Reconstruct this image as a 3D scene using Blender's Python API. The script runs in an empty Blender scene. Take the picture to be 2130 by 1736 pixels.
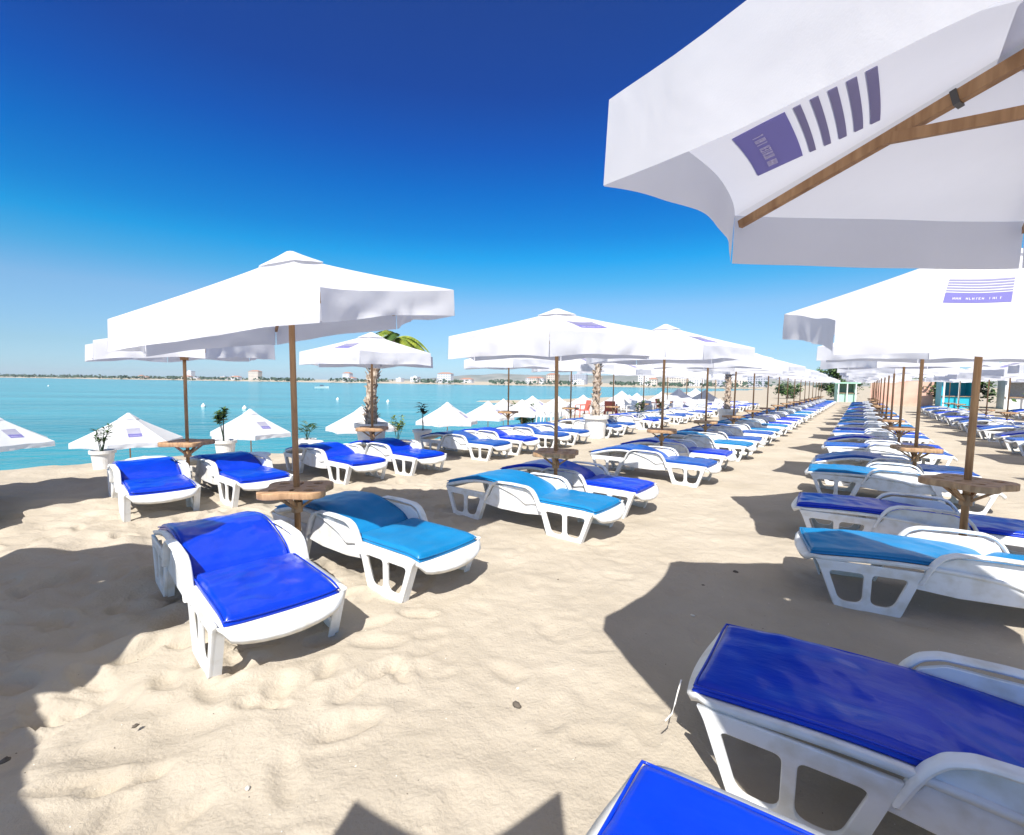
import bpy, math, random
import numpy as np
from mathutils import Vector, Matrix, Euler, noise as mnoise
R = math.radians
random.seed(7)
sc = bpy.context.scene
col = sc.collection

# ------------------------------------------------------------------ camera
CAM_H = 1.6
cd = bpy.data.cameras.new('camera'); cam = bpy.data.objects.new('camera', cd); col.objects.link(cam)
cd.sensor_width = 36; cd.lens = 36*1000/2130.0; cd.clip_start = 0.05; cd.clip_end = 20000
_p = math.atan(72/1000.0); _r = 0.0132
_F = Vector((0, math.cos(_p), -math.sin(_p))); _X = Vector((1, 0, 0)); _U = Vector((0, math.sin(_p), math.cos(_p)))
_RX = _X*math.cos(_r) + _U*math.sin(_r); _UP = _U*math.cos(_r) - _X*math.sin(_r)
m = Matrix((( _RX.x, _UP.x, -_F.x, 0), (_RX.y, _UP.y, -_F.y, 0), (_RX.z, _UP.z, -_F.z, CAM_H), (0, 0, 0, 1)))
cam.matrix_world = m
sc.camera = cam

# ------------------------------------------------------------------ sky, sun, exposure
SUN_DX, SUN_DY = 0.18, 0.82          # how far a shadow moves per metre of height
sun_dir = Vector((SUN_DX, SUN_DY, -1)).normalized()
elev = math.atan2(1, math.hypot(SUN_DX, SUN_DY))
az = math.atan2(-SUN_DX, -SUN_DY)     # compass angle (from +Y towards +X) of the sun's place
w = bpy.data.worlds.new('World'); sc.world = w; w.use_nodes = True
nt = w.node_tree; nt.nodes.clear()
N = nt.nodes.new; L = nt.links.new
out = N('ShaderNodeOutputWorld'); bg = N('ShaderNodeBackground'); sky = N('ShaderNodeTexSky')
sky.sky_type = 'NISHITA'; sky.sun_disc = False; sky.sun_elevation = elev; sky.sun_rotation = az
sky.air_density = 1.0; sky.dust_density = 0.3; sky.ozone_density = 3.0
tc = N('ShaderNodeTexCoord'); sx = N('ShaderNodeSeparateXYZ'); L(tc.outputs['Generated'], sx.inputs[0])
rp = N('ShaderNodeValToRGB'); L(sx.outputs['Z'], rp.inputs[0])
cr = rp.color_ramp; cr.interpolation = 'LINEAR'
SKY = [(0.0,(.33,.50,.78)),(.058,(.34,.47,.61)),(.15,(.38,.53,.63)),(.201,(.15,.53,.67)),(.242,(.035,.51,.72)),(.283,(.020,.41,.70)),(.355,(.012,.32,.69)),(.419,(.025,.24,.64)),(.496,(.05,.19,.54)),(.62,(.09,.20,.51)),(.80,(1.5,.86,.34)),(1.0,(1.7,.98,.38))]  # topmost stops lie above the view, warmed and raised to fill the shade
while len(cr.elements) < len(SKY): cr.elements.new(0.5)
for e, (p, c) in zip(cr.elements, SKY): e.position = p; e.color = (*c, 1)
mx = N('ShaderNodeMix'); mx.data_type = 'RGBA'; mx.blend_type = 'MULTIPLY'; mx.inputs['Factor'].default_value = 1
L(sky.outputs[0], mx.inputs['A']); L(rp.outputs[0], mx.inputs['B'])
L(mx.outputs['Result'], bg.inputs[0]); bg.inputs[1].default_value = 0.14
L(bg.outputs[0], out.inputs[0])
sd = bpy.data.lights.new('sun', 'SUN'); sd.energy = 4.6; sd.angle = R(0.5); sd.color = (1.0, 0.965, 0.90)
so = bpy.data.objects.new('sun', sd); col.objects.link(so); so.rotation_euler = sun_dir.to_track_quat('-Z', 'Y').to_euler()
sc.view_settings.view_transform = 'Standard'; sc.view_settings.look = 'None'
sc.view_settings.exposure = 0.63; sc.view_settings.gamma = 1.0; sc.view_settings.use_curve_mapping = False
sc.cycles.max_bounces = 6; sc.cycles.diffuse_bounces = 3; sc.cycles.glossy_bounces = 3
sc.cycles.transparent_max_bounces = 8; sc.cycles.use_denoising = True

# ------------------------------------------------------------------ helpers
def P3(u, s, z=0.0):                      # u runs along the rows of loungers, s towards the sea
    return Vector((0.587*u - 0.81*s, 0.81*u + 0.587*s, z))

def tag(o, label=None, cat=None, group=None, kind=None):
    if label: o['label'] = label
    if cat: o['category'] = cat
    if group: o['group'] = group
    if kind: o['kind'] = kind
    return o

def empty(name, loc, rz=0.0):
    o = bpy.data.objects.new(name, None); o.empty_display_size = 0.1
    o.location = loc; o.rotation_euler = (0, 0, rz); col.objects.link(o); return o

def make_mesh(name, vs, fs, mats, smooth=False, mids=None):
    me = bpy.data.meshes.new(name); me.from_pydata([tuple(v) for v in vs], [], fs)
    for m_ in (mats if isinstance(mats, (list, tuple)) else [mats]): me.materials.append(m_)
    if mids: me.polygons.foreach_set('material_index', mids)
    if smooth: me.polygons.foreach_set('use_smooth', [True]*len(me.polygons))
    me.update(); return me

def link(name, me, parent=None, loc=(0, 0, 0), rot=(0, 0, 0)):
    o = bpy.data.objects.new(name, me); col.objects.link(o)
    if parent: o.parent = parent
    o.location = loc; o.rotation_euler = rot; return o

def copy_tree(o, parent=None):
    c = o.copy(); col.objects.link(c)
    if parent: c.parent = parent
    for ch in list(o.children): copy_tree(ch, c)
    return c

class MB:
    def __init__(s): s.v = []; s.f = []; s.m = []
    def add(s, vs, fs, mi=0):
        b = len(s.v); s.v += [tuple(v) for v in vs]; s.f += [[b+i for i in f] for f in fs]; s.m += [mi]*len(fs)
    def box(s, x0, x1, y0, y1, z0, z1, mi=0):
        s.add([(x0,y0,z0),(x1,y0,z0),(x1,y1,z0),(x0,y1,z0),(x0,y0,z1),(x1,y0,z1),(x1,y1,z1),(x0,y1,z1)],
              [(0,3,2,1),(4,5,6,7),(0,1,5,4),(1,2,6,5),(2,3,7,6),(3,0,4,7)], mi)
    def bar(s, a, b, wd, th, up=(0,0,1), mi=0, taper=1.0):
        a = Vector(a); b = Vector(b); d = (b-a).normalized(); up = Vector(up)
        x = d.cross(up); x = x.normalized() if x.length > 1e-4 else Vector((1,0,0)); y = x.cross(d).normalized()
        vs = []
        for q, k in ((a, 1), (b, taper)):
            for i, j in ((-1,-1),(1,-1),(1,1),(-1,1)): vs.append(q + x*(i*wd/2*k) + y*(j*th/2*k))
        s.add(vs, [(0,1,2,3),(7,6,5,4),(0,4,5,1),(1,5,6,2),(2,6,7,3),(3,7,4,0)], mi)
    def tube(s, pts, rad, n=10, mi=0, caps=True):
        pts = [Vector(p) for p in pts]; rr = rad if isinstance(rad, (list, tuple)) else [rad]*len(pts)
        rings = []
        for i, p in enumerate(pts):
            d = (pts[min(i+1, len(pts)-1)] - pts[max(i-1, 0)]).normalized()
            ref = Vector((0,0,1)) if abs(d.z) < .9 else Vector((1,0,0))
            x = d.cross(ref).normalized(); y = x.cross(d)
            rings.append([p + (x*math.cos(2*math.pi*k/n) + y*math.sin(2*math.pi*k/n))*rr[i] for k in range(n)])
        vs = [v for r_ in rings for v in r_]; fs = []
        for i in range(len(pts)-1):
            for k in range(n): fs.append((i*n+k, i*n+(k+1)%n, (i+1)*n+(k+1)%n, (i+1)*n+k))
        if caps: fs.append(tuple(range(n))[::-1]); fs.append(tuple((len(pts)-1)*n+k for k in range(n)))
        s.add(vs, fs, mi)
    def lathe(s, prof, n=24, mi=0, c=(0,0,0)):
        vs = []; fs = []
        for (r_, z) in prof:
            for k in range(n): vs.append((c[0]+r_*math.cos(2*math.pi*k/n), c[1]+r_*math.sin(2*math.pi*k/n), c[2]+z))
        for i in range(len(prof)-1):
            for k in range(n): fs.append((i*n+k, i*n+(k+1)%n, (i+1)*n+(k+1)%n, (i+1)*n+k))
        s.add(vs, fs, mi)
    def mesh(s, name, mats, smooth=False): return make_mesh(name, s.v, s.f, mats, smooth, s.m)

def rounded(pts, rad, seg=5):
    res = []; n = len(pts)
    for i in range(n):
        p0 = Vector(pts[i-1]); p = Vector(pts[i]); p1 = Vector(pts[(i+1) % n])
        r_ = rad[i] if isinstance(rad, (list, tuple)) else rad
        if r_ <= 0: res.append(tuple(p)); continue
        a = (p0-p); b = (p1-p); r_ = min(r_, a.length*.45, b.length*.45)
        A = p + a.normalized()*r_; B = p + b.normalized()*r_
        for k in range(seg+1):
            t = k/seg; q = A*(1-t)**2 + p*2*t*(1-t) + B*t*t; res.append(tuple(q))
    return res

def plate(name, loops, half, bevel, mat, xform):
    """filled 2D outline with holes, given thickness and rounded edges"""
    cu = bpy.data.curves.new(name, 'CURVE'); cu.dimensions = '2D'; cu.fill_mode = 'BOTH'
    cu.extrude = max(half-bevel, 0.0005); cu.bevel_depth = bevel; cu.bevel_resolution = 1; cu.offset = -bevel
    for lp in loops:
        sp = cu.splines.new('POLY'); sp.points.add(len(lp)-1)
        for q, (x, y) in zip(sp.points, lp): q.co = (x, y, 0, 1)
        sp.use_cyclic_u = True
    o = bpy.data.objects.new(name, cu); col.objects.link(o)
    dg = bpy.context.evaluated_depsgraph_get(); me = bpy.data.meshes.new_from_object(o.evaluated_get(dg))
    bpy.data.objects.remove(o); bpy.data.curves.remove(cu)
    me.transform(xform); me.materials.clear(); me.materials.append(mat); me.name = name
    return me

def vnoise(x, y, seed, per=256):
    rg = np.random.RandomState(seed); lat = rg.rand(per, per)
    xi = np.floor(x).astype(int); yi = np.floor(y).astype(int); fx = x-xi; fy = y-yi
    fx = fx*fx*(3-2*fx); fy = fy*fy*(3-2*fy)
    g = lambda a, b: lat[a % per, b % per]
    return (g(xi,yi)*(1-fx)+g(xi+1,yi)*fx)*(1-fy)+(g(xi,yi+1)*(1-fx)+g(xi+1,yi+1)*fx)*fy

# ------------------------------------------------------------------ materials
def mat(name, base, rough=0.5, spec=0.5, coat=0.0):
    m_ = bpy.data.materials.new(name); m_.use_nodes = True
    b = m_.node_tree.nodes['Principled BSDF']; b.inputs['Base Color'].default_value = (*base, 1)
    b.inputs['Roughness'].default_value = rough; b.inputs['Specular IOR Level'].default_value = spec
    b.inputs['Coat Weight'].default_value = coat
    return m_
def nodes(m_): return m_.node_tree, m_.node_tree.nodes.new, m_.node_tree.links.new, m_.node_tree.nodes['Principled BSDF']
def mottled(m_, c0, c1, scale, p0=.35, p1=.65, coord='Object', detail=5, stretch=(1,1,1), distort=0.0):
    t, N_, L_, b = nodes(m_)
    tc_ = N_('ShaderNodeTexCoord'); mp = N_('ShaderNodeMapping'); mp.inputs['Scale'].default_value = stretch
    nz = N_('ShaderNodeTexNoise'); nz.inputs['Scale'].default_value = scale; nz.inputs['Detail'].default_value = detail
    nz.inputs['Distortion'].default_value = distort
    rp_ = N_('ShaderNodeValToRGB'); rp_.color_ramp.elements[0].position = p0; rp_.color_ramp.elements[1].position = p1
    rp_.color_ramp.elements[0].color = (*c0, 1); rp_.color_ramp.elements[1].color = (*c1, 1)
    L_(tc_.outputs[coord], mp.inputs[0]); L_(mp.outputs[0], nz.inputs['Vector']); L_(nz.outputs['Fac'], rp_.inputs[0])
    L_(rp_.outputs[0], b.inputs['Base Color']); return rp_, nz, mp
def bumped(m_, layers, coord='Object'):
    t, N_, L_, b = nodes(m_); prev = None
    tc_ = N_('ShaderNodeTexCoord')
    for (scale, strength, dist, stretch) in layers:
        mp = N_('ShaderNodeMapping'); mp.inputs['Scale'].default_value = stretch
        nz = N_('ShaderNodeTexNoise'); nz.inputs['Scale'].default_value = scale; nz.inputs['Detail'].default_value = 4
        bp = N_('ShaderNodeBump'); bp.inputs['Strength'].default_value = strength; bp.inputs['Distance'].default_value = dist
        L_(tc_.outputs[coord], mp.inputs[0]); L_(mp.outputs[0], nz.inputs['Vector']); L_(nz.outputs['Fac'], bp.inputs['Height'])
        if prev: L_(prev.outputs[0], bp.inputs['Normal'])
        prev = bp
    L_(prev.outputs[0], b.inputs['Normal'])

M = {}
M['sand'] = mat('sand', (.6,.5,.4), .95, .15)
mottled(M['sand'], (.42,.367,.293), (.525,.464,.378), 1.1, .3, .7, detail=9)
bumped(M['sand'], [(3.5, .3, .10, (1,1,1)), (11, .25, .05, (1,1,1)), (60, .45, .012, (1,1,1)), (400, .7, .004, (1,1,1))])
M['plastic'] = mat('white_plastic', (.80,.81,.80), .38, .45)
mottled(M['plastic'], (.68,.66,.60), (.82,.83,.83), 9, .30, .52)
bumped(M['plastic'], [(35, .10, .004, (1,1,1)), (420, .12, .0008, (1,1,1))])
M['royal'] = mat('royal_blue_vinyl', (.004,.022,.62), .32, .25, .25)
M['royal'].node_tree.nodes['Principled BSDF'].inputs['Coat Roughness'].default_value = .10
mottled(M['royal'], (.0010,.032,.44), (.0015,.040,.56), 3, .3, .7)
bumped(M['royal'], [(5, .35, .02, (.8,2.0,1)), (300, .15, .001, (1,1,1))])
M['mid'] = mat('mid_blue_vinyl', (.01,.09,.42), .38, .35, .2); mottled(M['mid'], (.006,.055,.30), (.015,.11,.44), 3, .3, .7)  # duller blue, drawn at random for many far loungers
M['azure'] = mat('azure_vinyl', (.004,.25,.60), .38, .4)
mottled(M['azure'], (.003,.16,.38), (.006,.22,.49), 3, .3, .7)
bumped(M['azure'], [(5, .35, .015, (.8,2.0,1)), (24, .2, .005, (1,1,1))])
M['wood'] = mat('brown_wood', (.25,.13,.06), .55, .4)
mottled(M['wood'], (.27,.14,.06), (.46,.27,.13), 9, .3, .7, stretch=(3,3,.35), distort=.6)
M['board'] = mat('table_wood', (.4,.22,.1), .6, .3)
mottled(M['board'], (.30,.17,.085), (.58,.36,.19), 6, .3, .7, stretch=(.8,5,1), distort=.8)
M['metal'] = mat('dark_fitting', (.06,.055,.05), .4, .5)
M['print'] = mat('violet_print', (.14,.12,.42), .8, .2)
M['stripe'] = mat('grey_violet_print', (.24,.22,.46), .8, .2)
M['letter'] = mat('pale_lettering', (.6,.58,.8), .8, .2)
M['black'] = mat('black_plastic', (.015,.015,.017), .4)
def fabric(name, c, tr, fac):
    m_ = bpy.data.materials.new(name); m_.use_nodes = True; t = m_.node_tree; t.nodes.clear(); N_ = t.nodes.new; L_ = t.links.new
    o_ = N_('ShaderNodeOutputMaterial'); d = N_('ShaderNodeBsdfDiffuse'); tl = N_('ShaderNodeBsdfTranslucent'); mx_ = N_('ShaderNodeMixShader')
    mx_.inputs[0].default_value = fac; tl.inputs[0].default_value = (*tr, 1)
    tc_ = N_('ShaderNodeTexCoord'); nz = N_('ShaderNodeTexNoise'); nz.inputs['Scale'].default_value = 2.2; nz.inputs['Detail'].default_value = 5
    rp_ = N_('ShaderNodeValToRGB'); rp_.color_ramp.elements[0].color = (c[0]*.93, c[1]*.93, c[2]*.93, 1); rp_.color_ramp.elements[1].color = (*c, 1)
    rp_.color_ramp.elements[0].position = .3; rp_.color_ramp.elements[1].position = .6
    L_(tc_.outputs['Object'], nz.inputs[0]); L_(nz.outputs[0], rp_.inputs[0]); L_(rp_.outputs[0], d.inputs[0])
    n2 = N_('ShaderNodeTexNoise'); n2.inputs['Scale'].default_value = 2.6; n2.inputs['Detail'].default_value = 3; n2.inputs['Distortion'].default_value = .5
    n3 = N_('ShaderNodeTexNoise'); n3.inputs['Scale'].default_value = 260; L_(tc_.outputs['Object'], n3.inputs[0])
    bp = N_('ShaderNodeBump'); bp.inputs['Strength'].default_value = .5; bp.inputs['Distance'].default_value = .02
    bp2 = N_('ShaderNodeBump'); bp2.inputs['Strength'].default_value = .25; bp2.inputs['Distance'].default_value = .001
    L_(tc_.outputs['Object'], n2.inputs[0]); L_(n2.outputs[0], bp.inputs['Height']); L_(n3.outputs[0], bp2.inputs['Height'])
    L_(bp.outputs[0], bp2.inputs['Normal']); L_(bp2.outputs[0], d.inputs['Normal'])
    L_(d.outputs[0], mx_.inputs[1]); L_(tl.outputs[0], mx_.inputs[2]); L_(mx_.outputs[0], o_.inputs[0]); return m_
M['canvas'] = fabric('white_canvas', (.80,.80,.82), (.76,.79,.88), .34)
M['print'] = fabric('violet_print', (.20,.19,.48), (.75,.72,1.0), .42)
M['stripe'] = fabric('grey_violet_print', (.38,.37,.55), (.42,.40,.66), .34)

# ------------------------------------------------------------------ ground and water
U_E = np.array([-60,1.5,5.7,11,16,30,60,100,400,6000.]); S_E = np.array([14,12,10.4,9.6,10.2,13,20,34,45,60.])
U_W = np.array([-60,0,9,13,20,30,45,60,68,73,80,90,110,200,400,800,6000.]); S_W = np.array([26,21,20.5,19.5,20,23.5,26,34,50,62,66,62,60,62,64,70,80.])
WATER_Z = -2.2
def axis(lo, hi, c0, c1, d, g):
    a = list(np.arange(c0, c1, d)); x = c1; st = d
    while x < hi: a.append(x); st *= g; x += st
    a.append(hi); b = []; x = c0-d; st = d
    while x > lo: b.append(x); st *= g; x -= st
    b.append(lo); return np.array(b[::-1]+a)
xs = axis(-4500, 4500, -4.6, 3.0, .025, 1.06); ys = axis(-60, 5200, 1.4, 7.0, .025, 1.06)
GX, GY = np.meshgrid(xs, ys)
def ground_z(x, y):
    u = .587*x + .81*y; s = -.81*x + .587*y
    se = np.interp(u, U_E, S_E) + (vnoise(u*.5+90, s*0+3, 5)-.5)*1.0; sw = np.interp(u, U_W, S_W)
    z = np.zeros_like(u)
    k = np.clip((s-se)/2.2, 0, 1); k = k*k*(3-2*k); z = -1.75*k
    q = np.clip((s-se-2.2)/np.maximum(sw-se-2.2, 1), 0, 1); z = z - .45*q*(s > se+2.2)
    z = np.where(s > sw, -2.2-.05*np.minimum(s-sw, 40), z)
    far = y - (560 + (400-x)*.42); fk = np.clip(far/25, 0, 1)
    z2 = -4.2 + 4.0*fk + np.clip(far/400, 0, 1)*4
    return np.maximum(z, z2)
GZ = ground_z(GX, GY)
rel = (vnoise(GX*.9+40, GY*.9+40, 1)-.5)*.030 + (vnoise(GX*3.4+9, GY*3.4+9, 2)-.5)*.036 + (vnoise(GX*7+3, GY*7+3, 3)-.5)*.020
boost = 1 + .9*np.exp(-((GX+2.4)/1.3)**2-((GY-3.1)/1.5)**2)
rough_left = boost*np.clip(.35 + .9*np.clip((-.6-GX)/1.8, 0, 1), 0, 1.25)
rel = rel*rough_left*1.65 + (vnoise(GX*15+3, GY*15+3, 4)-.5)*.008
rg = np.random.RandomState(11)
for k in range(620):                                  # footprints and scuffs
    px = rg.uniform(-5, 3.4); py = rg.uniform(1.2, 8)
    if px > -.6 and rg.rand() < .62: continue
    a = rg.uniform(0, math.pi); l = rg.uniform(.09, .15); wd = rg.uniform(.045, .075); dp = rg.uniform(.010, .024)*(1 if px < -.6 else .5)
    sel = (abs(GX-px) < .5) & (abs(GY-py) < .5)
    dx = GX[sel]-px; dy = GY[sel]-py; e = ((dx*math.cos(a)+dy*math.sin(a))/l)**2 + ((-dx*math.sin(a)+dy*math.cos(a))/wd)**2
    dp *= 1 + .8*math.exp(-((px+2.4)/1.3)**2-((py-3.1)/1.5)**2)
    rel[sel] += -dp*np.exp(-e**3*.8) + dp*.40*np.exp(-(np.sqrt(e)-1.35)**2*9)
near = np.clip(1.4 - np.hypot(GX+.5, GY-3)/40, 0, 1)
GZ = GZ + (rel-.006)*near
nx, ny = len(xs), len(ys)
co = np.stack([GX, GY, GZ], -1).reshape(-1, 3)
ii = np.arange(nx*ny).reshape(ny, nx)
fa = np.stack([ii[:-1,:-1], ii[:-1,1:], ii[1:,1:], ii[1:,:-1]], -1).reshape(-1, 4)
gm = bpy.data.meshes.new('ground'); gm.vertices.add(nx*ny); gm.vertices.foreach_set('co', co.ravel())
gm.loops.add(fa.size); gm.loops.foreach_set('vertex_index', fa.ravel().astype(np.int32))
gm.polygons.add(len(fa)); gm.polygons.foreach_set('loop_start', np.arange(0, fa.size, 4, dtype=np.int32))
gm.polygons.foreach_set('loop_total', np.full(len(fa), 4, dtype=np.int32)); gm.update(calc_edges=True); gm.validate()
gm.polygons.foreach_set('use_smooth', [True]*len(gm.polygons)); gm.materials.append(M['sand'])
tag(link('sand_beach', gm), kind='structure')

M['water'] = mat('sea_water', (.02,.3,.38), .15, .35)
t, N_, L_, b = nodes(M['water']); b.inputs['IOR'].default_value = 1.33
tc_ = N_('ShaderNodeTexCoord'); mp = N_('ShaderNodeMapping'); mp.inputs['Scale'].default_value = (.012,.10,1); mp.inputs['Rotation'].default_value = (0,0,R(-8))
nz = N_('ShaderNodeTexNoise'); nz.inputs['Scale'].default_value = 1; nz.inputs['Detail'].default_value = 5
rp_ = N_('ShaderNodeValToRGB'); rp_.color_ramp.elements[0].position = .38; rp_.color_ramp.elements[1].position = .62
rp_.color_ramp.elements[0].color = (.008,.20,.225,1); rp_.color_ramp.elements[1].color = (.03,.33,.37,1)
L_(tc_.outputs['Object'], mp.inputs[0]); L_(mp.outputs[0], nz.inputs['Vector']); L_(nz.outputs['Fac'], rp_.inputs[0]); L_(rp_.outputs[0], b.inputs['Base Color'])
prev = None
for scl, st, ds, stretch in ((.16, .6, .5, (.6,1,1)), (.9, .7, .12, (.6,1,1)), (4, .5, .03, (.8,1,1))):
    mp2 = N_('ShaderNodeMapping'); mp2.inputs['Scale'].default_value = stretch; mp2.inputs['Rotation'].default_value = (0,0,R(12))
    n2 = N_('ShaderNodeTexNoise'); n2.inputs['Scale'].default_value = scl; n2.inputs['Detail'].default_value = 4
    bp = N_('ShaderNodeBump'); bp.inputs['Strength'].default_value = st; bp.inputs['Distance'].default_value = ds
    L_(tc_.outputs['Object'], mp2.inputs[0]); L_(mp2.outputs[0], n2.inputs['Vector']); L_(n2.outputs['Fac'], bp.inputs['Height'])
    if prev: L_(prev.outputs[0], bp.inputs['Normal'])
    prev = bp
L_(prev.outputs[0], b.inputs['Normal'])
wm = make_mesh('water', [(-4500,-60,WATER_Z),(4500,-60,WATER_Z),(4500,5200,WATER_Z),(-4500,5200,WATER_Z)], [(0,1,2,3)], M['water'])
tag(link('sea_water', wm), kind='structure')

# ------------------------------------------------------------------ sun loungers
LEN = 0.97
def deck_z(x, kind):
    """height of the moulded bed along the lounger; x=+LEN foot, x=-LEN head"""
    z = .315
    if x > .78: z -= .05*((x-.78)/.22)**2
    amp = {'raised': .125, 'flat': .035, 'high': .16}[kind]
    if x < .17:
        t_ = (.17-x)/(.17+LEN)              # 0 crease .. 1 head end
        z += amp*math.sin(math.pi*min(1, t_*1.02)**.93)**1.1 if t_ < .98 else 0
        z += .02*t_
    z -= .022*math.exp(-((x-.17)/.06)**2)
    return z
def make_deck(kind):
    n, mm = 56, 12; vs = []; fs = []
    def edge(x):
        hw = .345
        a = abs(x)
        if a > .86: hw -= .075*((a-.86)/.13)**2.2 if a-.86 < .13 else .075
        return hw
    for i in range(n+1):
        t_ = i/n; x0 = -LEN-.01 + (2*LEN+.02)*t_
        for j in range(mm+1):
            v = -1 + 2*j/mm; x = x0
            bow = .055*(1-v*v)
            if x0 > .7: x = x0 + bow*(x0-.7)/.28
            if x0 < -.8: x = x0 - .03*(1-v*v)*(-x0-.8)/.18
            y = v*edge(x0)
            z = deck_z(x0, kind) - .018*(1-v*v) + .012*max(0, abs(v)-.8)*5*.8
            if i in (0, n): z -= .03
            vs.append((x, y, z))
    base = len(vs)
    for (x, y, z) in vs[:base]: vs.append((x*.985, y*.97, z-.034))
    W_ = mm+1
    for i in range(n):
        for j in range(mm):
            a = i*W_+j; fs.append((a, a+W_, a+W_+1, a+1)); b_ = base+a; fs.append((b_, b_+1, b_+W_+1, b_+W_))
    for i in range(n):
        a = i*W_; fs.append((a, base+a, base+a+W_, a+W_)); a = i*W_+mm; fs.append((a, a+W_, base+a+W_, base+a))
    for j in range(mm):
        a = j; fs.append((a, a+1, base+a+1, base+a)); a = n*W_+j; fs.append((a, base+a, base+a+1, a+1))
    fs = [f[::-1] for f in fs]
    return make_mesh('bed', vs, fs, M['plastic'], True)
def make_mattress(kind, matl, seed):
    x0, x1 = -LEN+.015, LEN-.045; n, mm = 110, 26; vs = []; fs = []
    for i in range(n+1):
        x = x0 + (x1-x0)*i/n
        cre = math.exp(-((x-.17)/.026)**2)
        for j in range(mm+1):
            v = -1+2*j/mm
            hw = .298 - .012*cre
            e1 = min(1, (x-x0)/.03) if x < 0 else min(1, (x1-x)/.03); e1 = math.sqrt(max(0, 1-(1-e1)**2))
            e2 = min(1, (1-abs(v))/.10); e2 = math.sqrt(max(0, 1-(1-e2)**2))
            prof = min(e1, e2)
            th = .010 + .034*prof*(1-.95*cre) + .006*(1-v*v)
            ny_ = mnoise.noise(Vector((x*3.0+seed*5, v*1.5, seed)))*.010 + mnoise.noise(Vector((x*11+seed, v*3.0+x*5, seed*2)))*.006
            rdg = max(0, 1-abs((x-.17))/.5)*abs(mnoise.noise(Vector((x*4+v*7, v*9-x*5, seed))))*.006
            bend = .010*math.sin(v*2+seed)
            z = deck_z(x, kind) - .012*(1-v*v) + th + (ny_+rdg)*prof
            fanx = x-.12; fany = v*.3-.34*(1 if seed < 6 else -1)
            if x > .17 and kind == 'raised' and seed > 4.5 and seed < 5.5: z += .008*max(0, 1-abs(math.sin(math.atan2(fanx, -fany+.0001)*7+seed+2*mnoise.noise(Vector((x*3,v*2,seed))))))**3*prof*min(1,(x-.17)*4)
            vs.append((x+bend*.4, v*hw, z))
    base = len(vs)
    for i in range(n+1):
        x = x0 + (x1-x0)*i/n
        for j in range(mm+1):
            v = -1+2*j/mm; vs.append((x, v*.298, deck_z(x, kind) - .016*(1-v*v)+.004))
    W_ = mm+1
    for i in range(n):
        for j in range(mm):
            a = i*W_+j; fs.append((a, a+W_, a+W_+1, a+1)); b_ = base+a; fs.append((b_, b_+1, b_+W_+1, b_+W_))
    for i in range(n):
        a = i*W_; fs.append((a, base+a, base+a+W_, a+W_)); a = i*W_+mm; fs.append((a, a+W_, base+a+W_, base+a))
    for j in range(mm):
        a = j; fs.append((a, a+1, base+a+1, base+a)); a = n*W_+j; fs.append((a, base+a, base+a+1, a+1))
    fs = [f[::-1] for f in fs]
    return make_mesh('mattress', vs, fs, matl, True)
leg_out = rounded([(.93,.318),(.905,.27),(.80,-.03),(.445,-.03),(.335,.318)], [.0,.03,.03,.03,.0])
hA = rounded([(.852,.250),(.783,.034),(.654,.034),(.652,.250)], [.035,.05,.05,.03])
hB = rounded([(.606,.250),(.610,.034),(.488,.034),(.412,.250)], [.03,.05,.05,.035])
def leg_mesh(side, end):
    fl = lambda lp: [(x*end, y) for x, y in (lp if end > 0 else lp[::-1])]
    xf = Matrix.Translation((0, side*.335, 0)) @ Matrix.Rotation(math.pi/2, 4, 'X')
    me = plate('leg', [fl(leg_out), fl(hA), fl(hB)], .012, .004, M['plastic'], xf)
    mb = MB()                                             # inner stiffening flanges
    y0 = side*.335 - side*.011; y1 = side*.335 - side*.050
    for (a, b_) in (((.905*end,.27),(.802*end,-.03)), ((.34*end,.29),(.447*end,-.03))):
        dx = .012*end*(-1 if a[0]*end > .6 else 1)
        q = [(a[0],y0,a[1]),(b_[0],y0,b_[1]),(b_[0],y1,b_[1]),(a[0],y1,a[1])]
        q2 = [(x+dx, y, z) for x, y, z in q]
        mb.add(q+q2, [(0,1,2,3),(7,6,5,4),(0,4,5,1),(1,5,6,2),(2,6,7,3),(3,7,4,0)])
    me2 = mb.mesh('x', M['plastic'])
    import bmesh
    bm = bmesh.new(); bm.from_mesh(me); bm.from_mesh(me2); bmesh.ops.recalc_face_normals(bm, faces=bm.faces); bm.to_mesh(me); bm.free()
    bpy.data.meshes.remove(me2); return me
arm_outer = [(.335,.318),(.300,.392),(.255,.448),(.19,.476),(.0,.484),(-.19,.476),(-.255,.448),(-.300,.392),(-.335,.318),(-.378,.195),(-.15,.175),(.15,.175),(.378,.195)]
arm_band_in = [(.340,.235),(.308,.318),(.277,.382),(.240,.430),(.185,.454),(0,.461),(-.185,.454),(-.240,.430),(-.277,.382),(-.308,.318),(-.340,.235)]
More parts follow.
